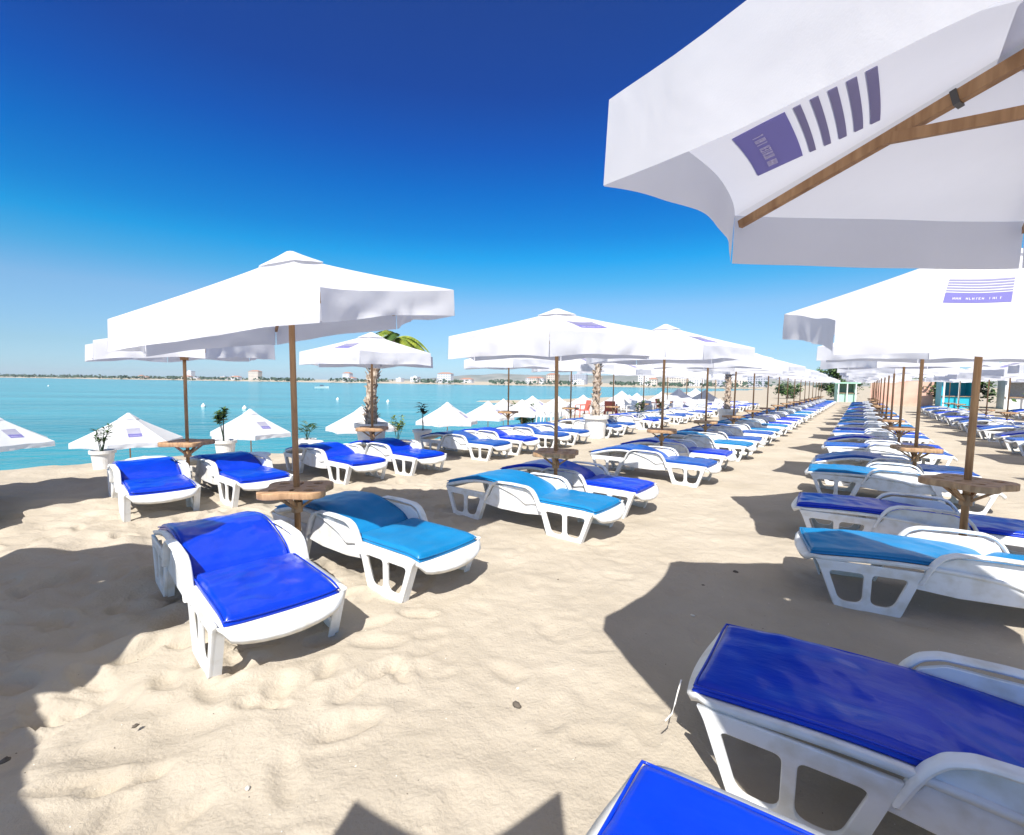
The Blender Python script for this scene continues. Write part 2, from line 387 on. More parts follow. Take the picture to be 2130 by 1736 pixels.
def arm_meshes(side):
    xf = Matrix.Translation((0, side*.335, 0)) @ Matrix.Rotation(math.pi/2, 4, 'X')
    band = plate('armrest', [rounded(arm_outer[:9]+[(-.365,.235)]+arm_band_in[::-1]+[(.365,.235)], .02, 3)], .032, .012, M['plastic'], xf)
    xf2 = Matrix.Translation((0, side*.314, 0)) @ Matrix.Rotation(math.pi/2, 4, 'X')
    inner = plate('side_panel', [rounded([(.372,.235),(.30,.30),(.255,.40),(.17,.440),(-.17,.440),(-.255,.40),(-.30,.30),(-.372,.235),(-.385,.195),(-.16,.170),(.16,.170),(.385,.195)], .012, 3)], .012, .004, M['plastic'], xf2)
    xf3 = Matrix.Translation((0, side*.330, 0)) @ Matrix.Rotation(math.pi/2, 4, 'X')
    rib = plate('panel_rib', [rounded([(.30,.335),(.23,.365),(-.23,.365),(-.30,.335),(-.30,.322),(.30,.322)], .008, 3)], .009, .003, M['plastic'], xf3)
    return band, inner, rib
def rail_mesh(side):
    mb = MB(); y = side*.335
    for sg in (1, -1):
        n = 12
        for k in range(n):
            xa = sg*(.33+(.93-.33)*k/n); xb = sg*(.33+(.93-.33)*(k+1)/n)
    return mb
LEGS = [leg_mesh(s_, e_) for s_ in (1, -1) for e_ in (1, -1)]
ARMS = {s_: arm_meshes(s_) for s_ in (1, -1)}
DECK = {k: make_deck(k) for k in ('raised', 'flat')}
MATT = {(k, c, i): make_mattress(k, M[c], 1.7*i+len(c)) for k in ('raised', 'flat') for c in ('royal', 'azure', 'mid') for i in (0, 1, 2)}
def piping_mesh(kind, matl):
    mb = MB(); x0, x1 = -LEN+.02, LEN-.05; pts = []
    def zz(x, v): return deck_z(x, kind) - .012*v*v*0 - .012*(1-v*v) + .030 - .022*math.exp(-((x-.17)/.03)**2)
    n = 60
    for k in range(n+1): x = x0+(x1-x0)*k/n; pts.append((x, -.297, zz(x, 1)))
    for k in range(1, 10): v = -1+2*k/10; pts.append((x1+.004, v*.297, zz(x1, v)))
    for k in range(n+1): x = x1+(x0-x1)*k/n; pts.append((x, .297, zz(x, 1)))
    for k in range(1, 10): v = 1-2*k/10; pts.append((x0-.004, v*.297, zz(x0, v)))
    pts.append(pts[0]); mb.tube(pts, .0055, 6, caps=False)
    return mb.mesh('piping', matl, True)
PIPE = {(k, c): piping_mesh(k, M[c]) for k in ('raised', 'flat') for c in ('royal', 'azure', 'mid')}
def make_lounger(kind, colr, var):
    root = empty('sun_lounger', (0, 0, 0))
    link('bed', DECK[kind], root)
    mt = link('mattress', MATT[(kind, colr, var)], root); link('piping', PIPE[(kind, colr)], mt)
    for me in LEGS: link('leg', me, root)
    for s_ in (1, -1):
        a = link('armrest', ARMS[s_][0], root); link('side_panel', ARMS[s_][1], a)
    return root
PROTO = {}
ORD = 'first second third fourth fifth sixth seventh eighth ninth tenth eleventh twelfth thirteenth fourteenth fifteenth sixteenth seventeenth eighteenth nineteenth twentieth twenty-first twenty-second twenty-third twenty-fourth twenty-fifth twenty-sixth twenty-seventh twenty-eighth twenty-ninth thirtieth thirty-first thirty-second thirty-third thirty-fourth thirty-fifth thirty-sixth'.split()
def place_lounger(x, y, rz, kind, colr, label, group, var=None, z=0.0):
    var = random.randint(0, 2) if var is None else var
    k = (kind, colr, var)
    if k not in PROTO: PROTO[k] = make_lounger(*k); o = PROTO[k]
    else: o = copy_tree(PROTO[k])
    o.location = (x, y, z); o.rotation_euler = (0, 0, R(rz))
    o.scale = (1.09, 1.05, 1.02); tag(o, label, 'sun lounger', group); return o

G1 = 'loungers in the row left of the sand aisle'; G2 = 'loungers in the row nearest the sea'
G3 = 'loungers in the row right of the sand aisle'; G4 = 'loungers in the far right row'
# row left of the aisle, near ones one by one
place_lounger(-1.97, 3.37, -46, 'raised', 'royal', 'nearest royal blue lounger left of the sand aisle, its shiny mattress creased', G1, 0)
place_lounger(-1.27, 4.22, -37, 'raised', 'azure', 'azure lounger just behind the nearest left pole, its back half shaded', G1, 1)
place_lounger(.22, 5.55, -37, 'raised', 'azure', 'azure lounger in front of the second umbrella pole of the left row', G1, 2)
place_lounger(.86, 6.48, -36, 'raised', 'royal', 'royal blue lounger right behind the second azure one of the left row', G1, 0)
PL = [8.95, 12.1, 15.2] + [18.3+3.1*k for k in range(12)]; PR = [9.3, 13.1, 16.8] + [20.3+3.5*k for k in range(9)]; PQ = [14.0+3.7*k for k in range(8)]
n_l = 5
for (u, s_) in [(8.2,2.9),(9.65,2.95)] + [(c+d, 2.9) for c in PL[1:] for d in (-.6, .6)]:
    p = P3(u, s_)
    place_lounger(p.x, p.y, -36+random.uniform(-3,3), 'raised', random.choice(['royal','mid','mid','mid','azure','royal']),
                  '%s lounger from the front in the row left of the sand aisle' % ORD[n_l-1], G1); n_l += 1
# row nearest the sea
place_lounger(-6.25, 5.25, -44, 'raised', 'royal', 'seaward lounger cut off by the left edge of the photo', G2, 1)
place_lounger(-4.68, 6.16, -46, 'raised', 'royal', 'first whole royal blue lounger of the sea row, left of its umbrella pole', G2, 0)
place_lounger(-3.95, 6.80, -40, 'raised', 'royal', 'second royal blue lounger of the sea row, right of the pole with a dark tray', G2, 2)
place_lounger(-3.02, 8.10, -38, 'raised', 'royal', 'third royal blue lounger of the sea row, in front of the big potted palm', G2, 1)
place_lounger(-2.18, 8.85, -37, 'raised', 'royal', 'fourth royal blue lounger of the sea row, just right of the big potted palm', G2, 0)
n_s = 5
for (u, s_) in [(7.9,7.0),(9.0,7.0),(10.3,6.9),(11.4,6.9),(13.6,6.9),(14.7,6.9)] + [(17.0+3.3*k+d, 6.9) for k in range(7) for d in (0, 1.1)]:
    p = P3(u, s_)
    place_lounger(p.x, p.y, -36+random.uniform(-4,4), 'raised', random.choice(['royal','mid','mid']), '%s lounger along in the sea row beyond the big potted palm' % ORD[n_s-5], G2); n_s += 1
# row right of the aisle
place_lounger(1.095, .625, -36, 'flat', 'royal', 'royal blue lounger at the bottom edge, only its head end in view', G3, 0)
place_lounger(1.79, 1.55, -35, 'flat', 'royal', 'large royal blue lounger at the lower right, mostly in umbrella shade', G3, 1)
place_lounger(3.35, 3.42, -24, 'flat', 'azure', 'azure lounger at the right with a wavy shadow edge across it', G3, 2)
place_lounger(4.05, 4.68, -33, 'flat', 'royal', 'dark blue lounger just behind the azure one at the right', G3, 0)
n_r = 5
for (u, s_) in [(c+d, -.45) for c in PR for d in (-.62, .62)]:
    p = P3(u, s_)
    place_lounger(p.x, p.y, -33+random.uniform(-3,3), 'flat' if random.random() < .6 else 'raised', random.choice(['royal','mid','mid','mid','azure','royal']),
                  '%s lounger from the front in the row right of the sand aisle' % ORD[n_r-1], G3); n_r += 1
n_q = 1
for (u, s_) in [(c+d, -4.1) for c in PQ for d in (-.62, .62)]:
    p = P3(u, s_)
    place_lounger(p.x, p.y, -34+random.uniform(-3,3), random.choice(['flat','raised']), random.choice(['royal','mid','mid']),
                  '%s lounger from the front in the far right row' % ORD[n_q-1], G4); n_q += 1

# ------------------------------------------------------------------ umbrellas
def umb_surface(r, ht, hr, g, wob, st=(1,0), inw_=.06, co={}):
    """returns P(panel, t, v): point on the canopy; t 0 hub..1 rim, v 0..1 across the panel"""
    def rim(i, ph):
        a = ph + i*math.pi/3; e = Vector((r*math.cos(a), r*math.sin(a), 0)); ax = Vector((math.cos(st[1]), math.sin(st[1]), 0))
        return e + ax*(e.dot(ax))*(st[0]-1) + Vector(co.get(i % 6, (0,0,0)))
    def Pf(ph, i, t_, v):
        a = rim(i, ph)*t_; b_ = rim(i+1, ph)*t_; p = a.lerp(b_, v)
        q = 4*v*(1-v); iw = inw_.get(i, .06) if isinstance(inw_, dict) else inw_; inw = 1 - iw*q*t_*t_; p = p*inw
        z = ht - (ht-hr)*t_**.89 - .030*q*t_*(1.15-t_)*2
        z += wob*mnoise.noise(Vector((i*3.1+v*2.5, t_*3, r*9)))*q*t_
        z += g[0]*p.x + g[1]*p.y + p.z
        return Vector((p.x, p.y, z))
    return Pf
def canopy_meshes(r, ht, hr, val, g, ph, wob=.03, fine=1, seed=0, st=(1,0), scal=.15, inw_=.06, vn=1.0, co={}):
    Pf = umb_surface(r, ht, hr, g, wob, st, inw_, co)
    SC = lambda i: scal.get(i, .12) if isinstance(scal, dict) else scal; nt_, nv = (14, 16) if fine else (6, 6)
    vs = []; fs = []
    for i in range(6):
        b0 = len(vs)
        for a in range(nt_+1):
            for c in range(nv+1):
                p = Pf(ph, i, .02+.98*a/nt_, c/nv); vs.append(p)
        for a in range(nt_):
            for c in range(nv):
                q = b0+a*(nv+1)+c; fs.append((q, q+nv+1, q+nv+2, q+1))
    can = make_mesh('canopy', vs, fs, M['canvas'], True)
    vs = []; fs = []; nh = 6 if fine else 2; nv2 = nv*2
    for i in range(6):
        b0 = len(vs)
        for h in range(nh+1):
            for c in range(nv2+1):
                v = c/nv2; v = .5+(v-.5)*(1-.010*(h/nh)); p = Pf(ph, i, 1.0, v); q = 4*v*(1-v)
                o_ = Vector((p.x, p.y, 0)).normalized(); k = h/nh
                nn = mnoise.noise(Vector((v*6+i*7+seed, k*1.2, seed)))*.045 *vn + mnoise.noise(Vector((v*17+i*5+seed, k, seed*3)))*.010*vn
                drop = val*k*(1 - SC(i)*q*k + .05*q*mnoise.noise(Vector((v*3+i*3, 0, seed+9))))
                fl = .012*k
                vs.append(p + o_*(fl+nn*k*min(1,q*3+.1)) - Vector((0,0,drop)))
        for h in range(nh):
            for c in range(nv2):
                q = b0+h*(nv2+1)+c; fs.append((q, q+nv2+1, q+nv2+2, q+1))
    valm = make_mesh('valance', vs, fs, M['canvas'], True)
    vs = []; fs = []; rc = .21/r                             # raised wind vent over the hub
    for i in range(6):
        b0 = len(vs)
        for a in range(4):
            for c in range(5):
                p = Pf(ph, i, .02+rc*1.15*a/3, c/4); q = 4*(c/4)*(1-c/4)
                vs.append(p + Vector((0,0,.036-.020*(a/3) + .012*q*(a/3))))
        for a in range(3):
            for c in range(4):
                q = b0+a*5+c; fs.append((q, q+5, q+6, q+1))
    cap = make_mesh('vent_cap', vs, fs, M['canvas'], True)
    return can, valm, cap, Pf
def logo_meshes(Pf, ph, i, t0=.40, t1=.80, v0=.30, v1=.70, seed=3):
    """printed block with lettering (towards the rim) and five stripes above it"""
    def slab(mb, ta, tb, va, vb, off, mi=0):
        n = 6; top = []; bot = []
        for a in range(n+1):
            for c in range(n+1):
                t_ = ta+(tb-ta)*a/n; v_ = .5+(va-.5+(vb-va)*c/n)*(t1/t_)**1.0
                p = Pf(ph, i, t_, v_); d1 = Pf(ph, i, t_+.01, v_)-p; d2 = Pf(ph, i, t_, v_+.01)-p
                nn = d1.cross(d2).normalized()
                top.append(p+nn*off); bot.append(p-nn*off)
        W_ = n+1; N2 = W_*W_; fs = []
        for a in range(n):
            for c in range(n):
                q = a*W_+c; fs.append((q, q+W_, q+W_+1, q+1)); fs.append((N2+q, N2+q+1, N2+q+W_+1, N2+q+W_))
        for c in range(n):
            fs.append((c, c+1, N2+c+1, N2+c)); q = n*W_+c; fs.append((q, N2+q, N2+q+1, q+1))
            q = c*W_; fs.append((q, N2+q, N2+q+W_, q+W_)); q = c*W_+n; fs.append((q, q+W_, N2+q+W_, N2+q))
        mb.add(top+bot, fs, mi)
    mb = MB(); dt = t1-t0
    slab(mb, t1-dt*.40, t1, v0, v1, .004)
    for k in range(5):
        a = t0 + dt*(.02+.118*k); slab(mb, a, a+dt*(.065-.004*k), v0, v1, .004, 1)
    blk = mb.mesh('printed_logo', [M['print'], M['stripe']])
    lt = MB(); rg_ = random.Random(seed)
    ta = t1-dt*.20; hgt = dt*.085; words = (3, 6, 4); tot = sum(words)+2*1.3; cw = (v1-v0)*.74/tot; x = v0+(v1-v0)*.13
    for wn in words:
        for k in range(wn):
            g_ = rg_.choice(['I','H','L','T','N','E']); a, b_ = x, x+cw*.68; sw_ = cw*.2
            if g_ in 'IHLNE': slab(lt, ta, ta+hgt, a, a+sw_, .0055)
            if g_ in 'HN': slab(lt, ta, ta+hgt, b_-sw_, b_, .0055)
            if g_ in 'HNE': slab(lt, ta+hgt*.42, ta+hgt*.58, a+sw_, b_-sw_, .0055)
            if g_ in 'LE': slab(lt, ta+hgt*.84, ta+hgt, a+sw_, b_, .0055)
            if g_ in 'TE': slab(lt, ta, ta+hgt*.16, a+sw_, b_, .0055)
            if g_ == 'T': slab(lt, ta, ta+hgt, (a+b_)/2-sw_/2, (a+b_)/2+sw_/2, .0052)
            x += cw
        x += cw*1.3
    return blk, lt.mesh('lettering', M['letter'])
def tray_mesh():
    n = 72; out_ = []
    for k in range(n):
        a = 2*math.pi*k/n; out_.append((.285*(1+.10*math.cos(4*a)), ))
    lp = [(.285*(1+.16*math.cos(4*2*math.pi*k/n))*math.cos(2*math.pi*k/n), .285*(1+.16*math.cos(4*2*math.pi*k/n))*math.sin(2*math.pi*k/n)) for k in range(n)]
    holes = []
    for q in range(4):
        a = q*math.pi/2; cx, cy = .20*math.cos(a), .20*math.sin(a)
        holes.append([(cx+.042*math.cos(2*math.pi*k/16), cy+.042*math.sin(2*math.pi*k/16)) for k in range(16)][::-1])
    for q in range(4):
        a = q*math.pi/2+math.pi/4; cx, cy = .13*math.cos(a), .13*math.sin(a)
        holes.append([(cx+.05*math.cos(2*math.pi*k/16)*math.cos(a)-.016*math.sin(2*math.pi*k/16)*math.sin(a), cy+.05*math.cos(2*math.pi*k/16)*math.sin(a)+.016*math.sin(2*math.pi*k/16)*math.cos(a)) for k in range(16)][::-1])
    return plate('tray', [lp]+holes, .028, .006, M['board'], Matrix.Identity(4))
TRAY = tray_mesh()
mb = MB()
for k in range(4):
    a = k*math.pi/2+math.pi/4; mb.bar((.02*math.cos(a), .02*math.sin(a), -.16), (.20*math.cos(a), .20*math.sin(a), -.03), .03, .02)
mb.lathe([(.045,-.19),(.045,-.10),(.036,-.10)], 14)
BRACE = mb.mesh('brace', M['board'])

def make_umbrella(r=1.35, ht=2.6, hr=2.25, val=.22, g=(0,0), ph=0.0, lean=(0,0), tray=.70, detail=2, logos=(), pole_r=.024, seed=0, wob=.03, st=(1,0), run=.30, piv=.56, nostrut=(), scal=.15, lg=(.46,.76,.34,.66), inw_=.06, vn=1.0, co={}):
    """detail 2: every rib and strut; 1: no ribs; canopy parts hang from the Empty at the pole's foot"""
    root = empty('beach_umbrella', (0, 0, 0))
    top = Vector((lean[0]*ht, lean[1]*ht, 0))
    mb = MB(); mb.tube([(0,0,-.25), (lean[0]*(ht-.04), lean[1]*(ht-.04), ht-.04)], [pole_r, pole_r*.94], 14)
    link('pole', mb.mesh('pole', M['wood'], True), root)
    can, valm, cap, Pf = canopy_meshes(r, ht, hr, val, g, ph, wob, detail > 0, seed, st, scal, inw_, vn, co)
    c_ = link('canopy', can, root, top); link('valance', valm, c_); link('vent_cap', cap, c_)
    for li in logos:
        b_, l_ = logo_meshes(Pf, ph, li, *lg)
        o_ = link('printed_logo', b_, root, top); link('lettering', l_, o_)
    if tray:
        t_ = link('tray', TRAY, root, (lean[0]*tray, lean[1]*tray, tray), (0, 0, ph*1.7+seed)); link('brace', BRACE, t_)
    if detail > 1:
        hz = ht-.10; mb = MB(); mb.lathe([(pole_r,hz-.05),(.055,hz-.05),(.06,hz),(.055,hz+.02),(pole_r,hz+.03)], 16); link('hub', mb.mesh('hub', M['wood']), root, top)
        rz_ = hz-run; mb = MB(); mb.lathe([(pole_r+.001,rz_-.05),(.05,rz_-.05),(.052,rz_+.03),(pole_r+.001,rz_+.04)], 16); link('runner', mb.mesh('runner', M['wood']), root, top*(rz_/ht))
        for i in range(6):
            if i in nostrut: continue
            pts = [Pf(ph, i, t_, 0.0)-Vector((0,0,.055)) for t_ in (.06,.975)]
            mb = MB(); mb.bar(pts[0], pts[1], .034, .044, taper=.74); rb = link('rib', mb.mesh('rib', M['wood']), root, top)
            mb = MB(); mb.bar(Pf(ph, i, piv-.16, 0)-Vector((0,0,.048)), Pf(ph, i, piv-.145, 0)-Vector((0,0,.048)), .042, .050); link('bracket', mb.mesh('bracket', M['metal']), rb)
            mid = Pf(ph, i, piv, 0.0)-Vector((0,0,.062)); a = ph+i*math.pi/3; sd_ = Vector((-math.sin(a), math.cos(a), 0))*.03
            if i in nostrut: continue
            mb = MB(); mb.bar((.05*math.cos(a)+top.x*(rz_/ht-1), .05*math.sin(a)+top.y*(rz_/ht-1), rz_), mid+sd_, .018, .036); link('strut', mb.mesh('strut', M['wood']), root, top)

    return root
GU1 = 'umbrellas of the row left of the sand aisle'; GU2 = 'umbrellas of the row nearest the sea'
GU3 = 'umbrellas of the row right of the sand aisle'; GU4 = 'umbrellas of the far right row'; GU5 = 'low umbrellas down by the water'
D = math.radians
def put(o, x, y, z, label, group):
    o.location = (x, y, z); tag(o, label, 'umbrella', group); return o
# near ones, each its own size and tilt
put(make_umbrella(1.24, 2.64, 2.155, .20, (.138,.104), D(-2.7), (-.012,0), .66, 2, (3,0), .026, 1, .03, (1.25,-.82)), -1.83, 4.07, 0, 'large white umbrella over the two nearest loungers left of the sand aisle', GU1)
put(make_umbrella(1.15, 2.70, 2.331, .217, (-.003,.063), D(117.6), (.0585,.083), 0, 2, (0,3), .028, 2, .02, (1.215,.265), .22, .47, (1,), {0:.30,1:.03,5:.0}, (.50,.88,.34,.68), {0:.08,1:-.02,5:.02}, .2, {2:(-.07,-.42,-.17), 3:(-.1,-.35,-.12)}), 1.459, 1.09, 0, 'white umbrella overhead at the upper right, seen from below with wooden ribs', GU3)
put(make_umbrella(1.38, 2.50, 2.16, .26, (.02,.03), D(22), (-.01,0), .72, 2, (4,1), .024, 3), .57, 6.05, 0, 'second white umbrella of the row left of the sand aisle, violet patch facing right', GU1)
put(make_umbrella(1.39, 2.82, 2.214, .254, (.03,.169), D(-42.8), (.008,0), .80, 2, (4,1), .027, 4, .03, (1.138,.17)), 3.88, 4.05, 0, 'white umbrella at the right edge with a violet printed patch on the near side', GU3)
put(make_umbrella(1.12, 2.30, 2.06, .22, (.03,.03), D(15), (0,0), .72, 2, (), .022, 5), -4.45, 6.55, 0, 'low white umbrella behind the nearest one, between the first two sea row loungers', GU2)
put(make_umbrella(1.25, 2.46, 2.08, .22, (.01,0), D(38), (0,0), .72, 2, (3,), .022, 6), -2.58, 8.85, 0, 'white umbrella in front of the tall potted palm', GU2)
put(make_umbrella(1.30, 2.46, 2.12, .22, (.02,.02), D(0), (0,0), .7, 2, (), .022, 7), -6.95, 4.75, 0, 'white umbrella at the left edge, only a canopy corner in view', GU2)
put(make_umbrella(1.40, 2.60, 2.24, .24, (.02,.05), D(22), (0,0), .7, 1, (), .024, 8), -3.80, 1.62, 0, 'white umbrella out of frame at the left, casting the large shade patch', GU1)
put(make_umbrella(1.36, 2.55, 2.20, .24, (.02,.05), D(19), (0,0), .7, 1, (), .024, 9), -3.20, -.76, 0, 'white umbrella behind the camera at the left', GU1)
put(make_umbrella(.79, 2.60, 2.25, .22, (0,0), D(64), (0,0), 0, 1, (), .024, 10, .02, (1,0), .3, .56, (), .15, (.4,.8,.3,.7), .31), -.54, -.77, 0, 'unseen white umbrella behind the camera, shaped to cast the shade tips at the bottom edge', GU1)  # small concave parasol, added out of view for its corner shadows
# prototypes for the rest
UP = [make_umbrella(1.46, 2.66, 2.22, .22, (.01,.02), D(12), (0,0), .72, 1, (5,2), .024, 11), make_umbrella(1.50, 2.70, 2.24, .23, (.02,.01), D(35), (0,0), .74, 1, (4,1), .024, 12),
      make_umbrella(1.44, 2.62, 2.20, .21, (0,.03), D(52), (0,0), .70, 1, (4,), .024, 13), make_umbrella(1.48, 2.68, 2.24, .23, (.02,.02), D(3), (.01,0), .70, 1, (5,), .024, 14)]
used = [False]*4
def far_umb(x, y, z, label, group, k=None):
    k = random.randint(0, 3) if k is None else k
    if used[k]: o = copy_tree(UP[k])
    else: o = UP[k]; used[k] = True
    return put(o, x, y, z, label, group)
n_ = 3
for u, s_ in [(c, 3.0) for c in PL]:
    p = P3(u, s_); far_umb(p.x, p.y, 0, '%s white umbrella from the front in the row left of the sand aisle' % ORD[n_-1], GU1); n_ += 1
n_ = 3
for u, s_ in [(11.4,8.4),(14.8,8.2),(17.9,8.0),(21.2,8),(24.5,8),(27.8,8),(31,8),(34.4,8),(38,8)]:
    p = P3(u, s_); far_umb(p.x, p.y, 0, '%s white umbrella along the row nearest the sea' % ORD[n_], GU2); n_ += 1
n_ = 3
for u, s_ in [(c, -.7) for c in PR]:
    p = P3(u, s_); far_umb(p.x, p.y, 0, '%s white umbrella from the front in the row right of the sand aisle' % ORD[n_-1], GU3); n_ += 1
n_ = 1
for u, s_ in [(10.2,-4.4)] + [(c, -4.4) for c in PQ]:
    p = P3(u, s_); far_umb(p.x, p.y, 0, '%s white umbrella from the front in the far right row' % ORD[n_-1], GU4); n_ += 1
n_ = 1
for k in range(7):
    c = 15.5+3.9*k; p = P3(c, -8.3); far_umb(p.x, p.y, 0, '%s white umbrella from the front in the back right row' % ORD[n_-1], 'umbrellas of the back right row')
    for d in (-.62, .62):
        p = P3(c+d, -8.0); place_lounger(p.x, p.y, -34+random.uniform(-3,3), 'raised', random.choice(['royal','mid']), '%s lounger from the front in the back right row' % ORD[2*n_-2+(d > 0)], 'loungers in the back right row')
    n_ += 1
LOW = [make_umbrella(1.42, 2.50, 1.66, .16, (0,0), D(20), (0,0), 0, 1, (1,5), .02, 21), make_umbrella(1.42, 2.50, 1.66, .16, (0,0), D(48), (0,0), 0, 1, (0,4), .02, 22)]
lows = [(-15.2,14.0,-2.0,'low white umbrella by the water, cut by the left edge'), (-12.0,15.0,-2.0,'low white umbrella behind the leftmost potted plant'),
        (-9.5,17.4,-1.97,'low white umbrella behind the second potted plant'), (-6.15,19.6,-1.95,'low white umbrella left of the tall palm trunk'),
        (-2.9,21.5,-1.8,'low white umbrella behind the dark-leaved pot plant'), (-1.3,26,-1.9,'low white umbrella just beyond the dark-leaved pot plant'),
        (.6,29,-1.9,'low white umbrella left of the cafe tables'), (2.5,26,-1.6,'low white umbrella over the nearest cafe table'), (4.6,31,-1.7,'low white umbrella behind the second palm'),
        (6.6,29,-1.3,'low white umbrella right of the second palm'), (8.8,34,-1.5,'low white umbrella in the middle of the cafe'), (11.5,37,-1.4,'low white umbrella in front of the third palm'),
        (14.0,41,-1.4,'low white umbrella right of the third palm'), (1.6,38,-1.9,'low white umbrella furthest out beside the water'), (6.5,44,-1.9,'low white umbrella at the far side of the cafe'), (17.5,46,-1.2,'low white umbrella furthest along the cafe'), (3.2,34,-1.8,'low white umbrella just left of the second palm trunk'), (9.5,27.5,-1.1,'low white umbrella right of the cafe bush, close to the sea row'), (12.6,31.5,-1.2,'low white umbrella behind the sixth sea row canopy'), (10.2,42,-1.8,'low white umbrella at the back of the cafe by the bay'), (-.6,33,-2.0,'low white umbrella on the sand left of the cafe bush')]
for i, (x, y, z, lb) in enumerate(lows):
    o = LOW[i % 2] if i < 2 else copy_tree(LOW[i % 2]); put(o, x, y, z, lb, GU5)
    if i >= 2: o.rotation_euler = (0, 0, random.uniform(-.4, .4))

# ------------------------------------------------------------------ plants
M['leaf_y'] = mat('yellow_green_leaf', (.22,.28,.03), .5); mottled(M['leaf_y'], (.10,.17,.02), (.34,.38,.05), 8, .3, .7)
M['leaf'] = mat('green_leaf', (.06,.12,.03), .5); mottled(M['leaf'], (.03,.07,.02), (.10,.19,.04), 3, .3, .7)
M['leaf_d'] = mat('dark_leaf', (.02,.05,.03), .45); mottled(M['leaf_d'], (.015,.035,.02), (.04,.08,.04), 5, .3, .7)
M['trunk'] = mat('palm_bark', (.3,.22,.15), .9); mottled(M['trunk'], (.22,.15,.10), (.60,.50,.40), 14, .35, .6)
M['pot'] = mat('white_pot', (.80,.79,.77), .5); mottled(M['pot'], (.68,.66,.62), (.84,.83,.81), 5, .3, .6)
M['soil'] = mat('soil', (.05,.035,.025), .95)
def pot(x, y, r, h, label, z=0.0):
    root = empty('plant_pot', (x, y, z)); mb = MB()
    mb.lathe([(0,.0),(r*.70,0),(r*.86,h*.80),(r*.88,h*.84),(r*1.0,h*.84),(r*1.0,h),(r*.90,h),(r*.86,h*.9)], 28)
    link('body', mb.mesh('body', M['pot'], False), root)
    mb = MB(); mb.lathe([(0,h*.9),(r*.87,h*.9)], 20); link('soil', mb.mesh('soil', M['soil']), root)
    tag(root, label, 'plant pot', 'white plant pots along the beach edge'); return root
def leafy(name, x, y, z, h, spread, nl, lsz, m_, label, seed, wide=.32, stem_n=5, clump=None):
    rg_ = random.Random(seed); root = empty(name, (x, y, z)); st = MB(); lf = MB()
    for k in range(stem_n):
        a = rg_.uniform(0, 6.28); l = rg_.uniform(.6, 1)*h; tip = Vector((math.cos(a)*spread*rg_.uniform(.2,.8), math.sin(a)*spread*rg_.uniform(.2,.8), l))
        base = Vector((rg_.uniform(-.03,.03), rg_.uniform(-.03,.03), 0)); mid = base.lerp(tip, .5)+Vector((0,0,.08*h))
        st.tube([base, mid, tip], [.008,.006,.003], 6)
        for j in range(nl):
            t_ = rg_.uniform(.35 if clump is None else clump, 1.0); p = base.lerp(mid, t_*2) if t_ < .5 else mid.lerp(tip, t_*2-1)
            b = rg_.uniform(0, 6.28); d = Vector((math.cos(b), math.sin(b), rg_.uniform(-.1,.9))).normalized(); l2 = lsz*rg_.uniform(.6,1.2)
            sd_ = d.cross(Vector((0,0,1))).normalized()*l2*wide/2; up = Vector((0,0,1))*l2*.07
            q = [p, p+d*l2*.45+sd_+up, p+d*l2-up*2, p+d*l2*.45-sd_+up, p+d*l2*.5-up*.3]
            lf.add(q, [(0,1,4),(1,2,4),(2,3,4),(3,0,4)])
    link('stem', st.mesh('stem', M['leaf_d']), root); link('leaves', lf.mesh('leaves', m_), root)
    tag(root, label, 'plant', 'plants standing in the white pots'); return root
pot(-7.12, 8.3, .19, .34, 'small white pot furthest left at the beach edge'); leafy('potted_plant', -7.12, 8.3, .30, .50, .22, 22, .11, M['leaf'], 'small light green plant in the leftmost pot', 1)
pot(-5.85, 9.75, .215, .36, 'white pot behind the second sea row lounger'); leafy('potted_plant', -5.90, 9.75, .32, .70, .22, 30, .15, M['leaf'], 'upright leafy green plant in the pot left of the nearest pole', 2, .5, 4, .65)
pot(-4.42, 10.3, .20, .34, 'white pot just right of the nearest pole'); leafy('potted_plant', -4.42, 10.3, .30, .42, .20, 8, .22, M['leaf'], 'thin grassy plant in the pot right of the nearest pole', 3, .10)
pot(-2.25, 12.0, .24, .40, 'white pot right of the tall palm'); leafy('potted_plant', -2.22, 12.0, .36, .72, .10, 9, .20, M['leaf_d'], 'dark-leaved plant with two big leaves on a thin stem', 4, .6, 3, .8)
leafy('potted_plant', -3.35, 14.0, -.3, .95, .3, 16, .16, M['leaf_y'], 'yellow flowering plant right of the tall palm', 5, .4, 7, .6)
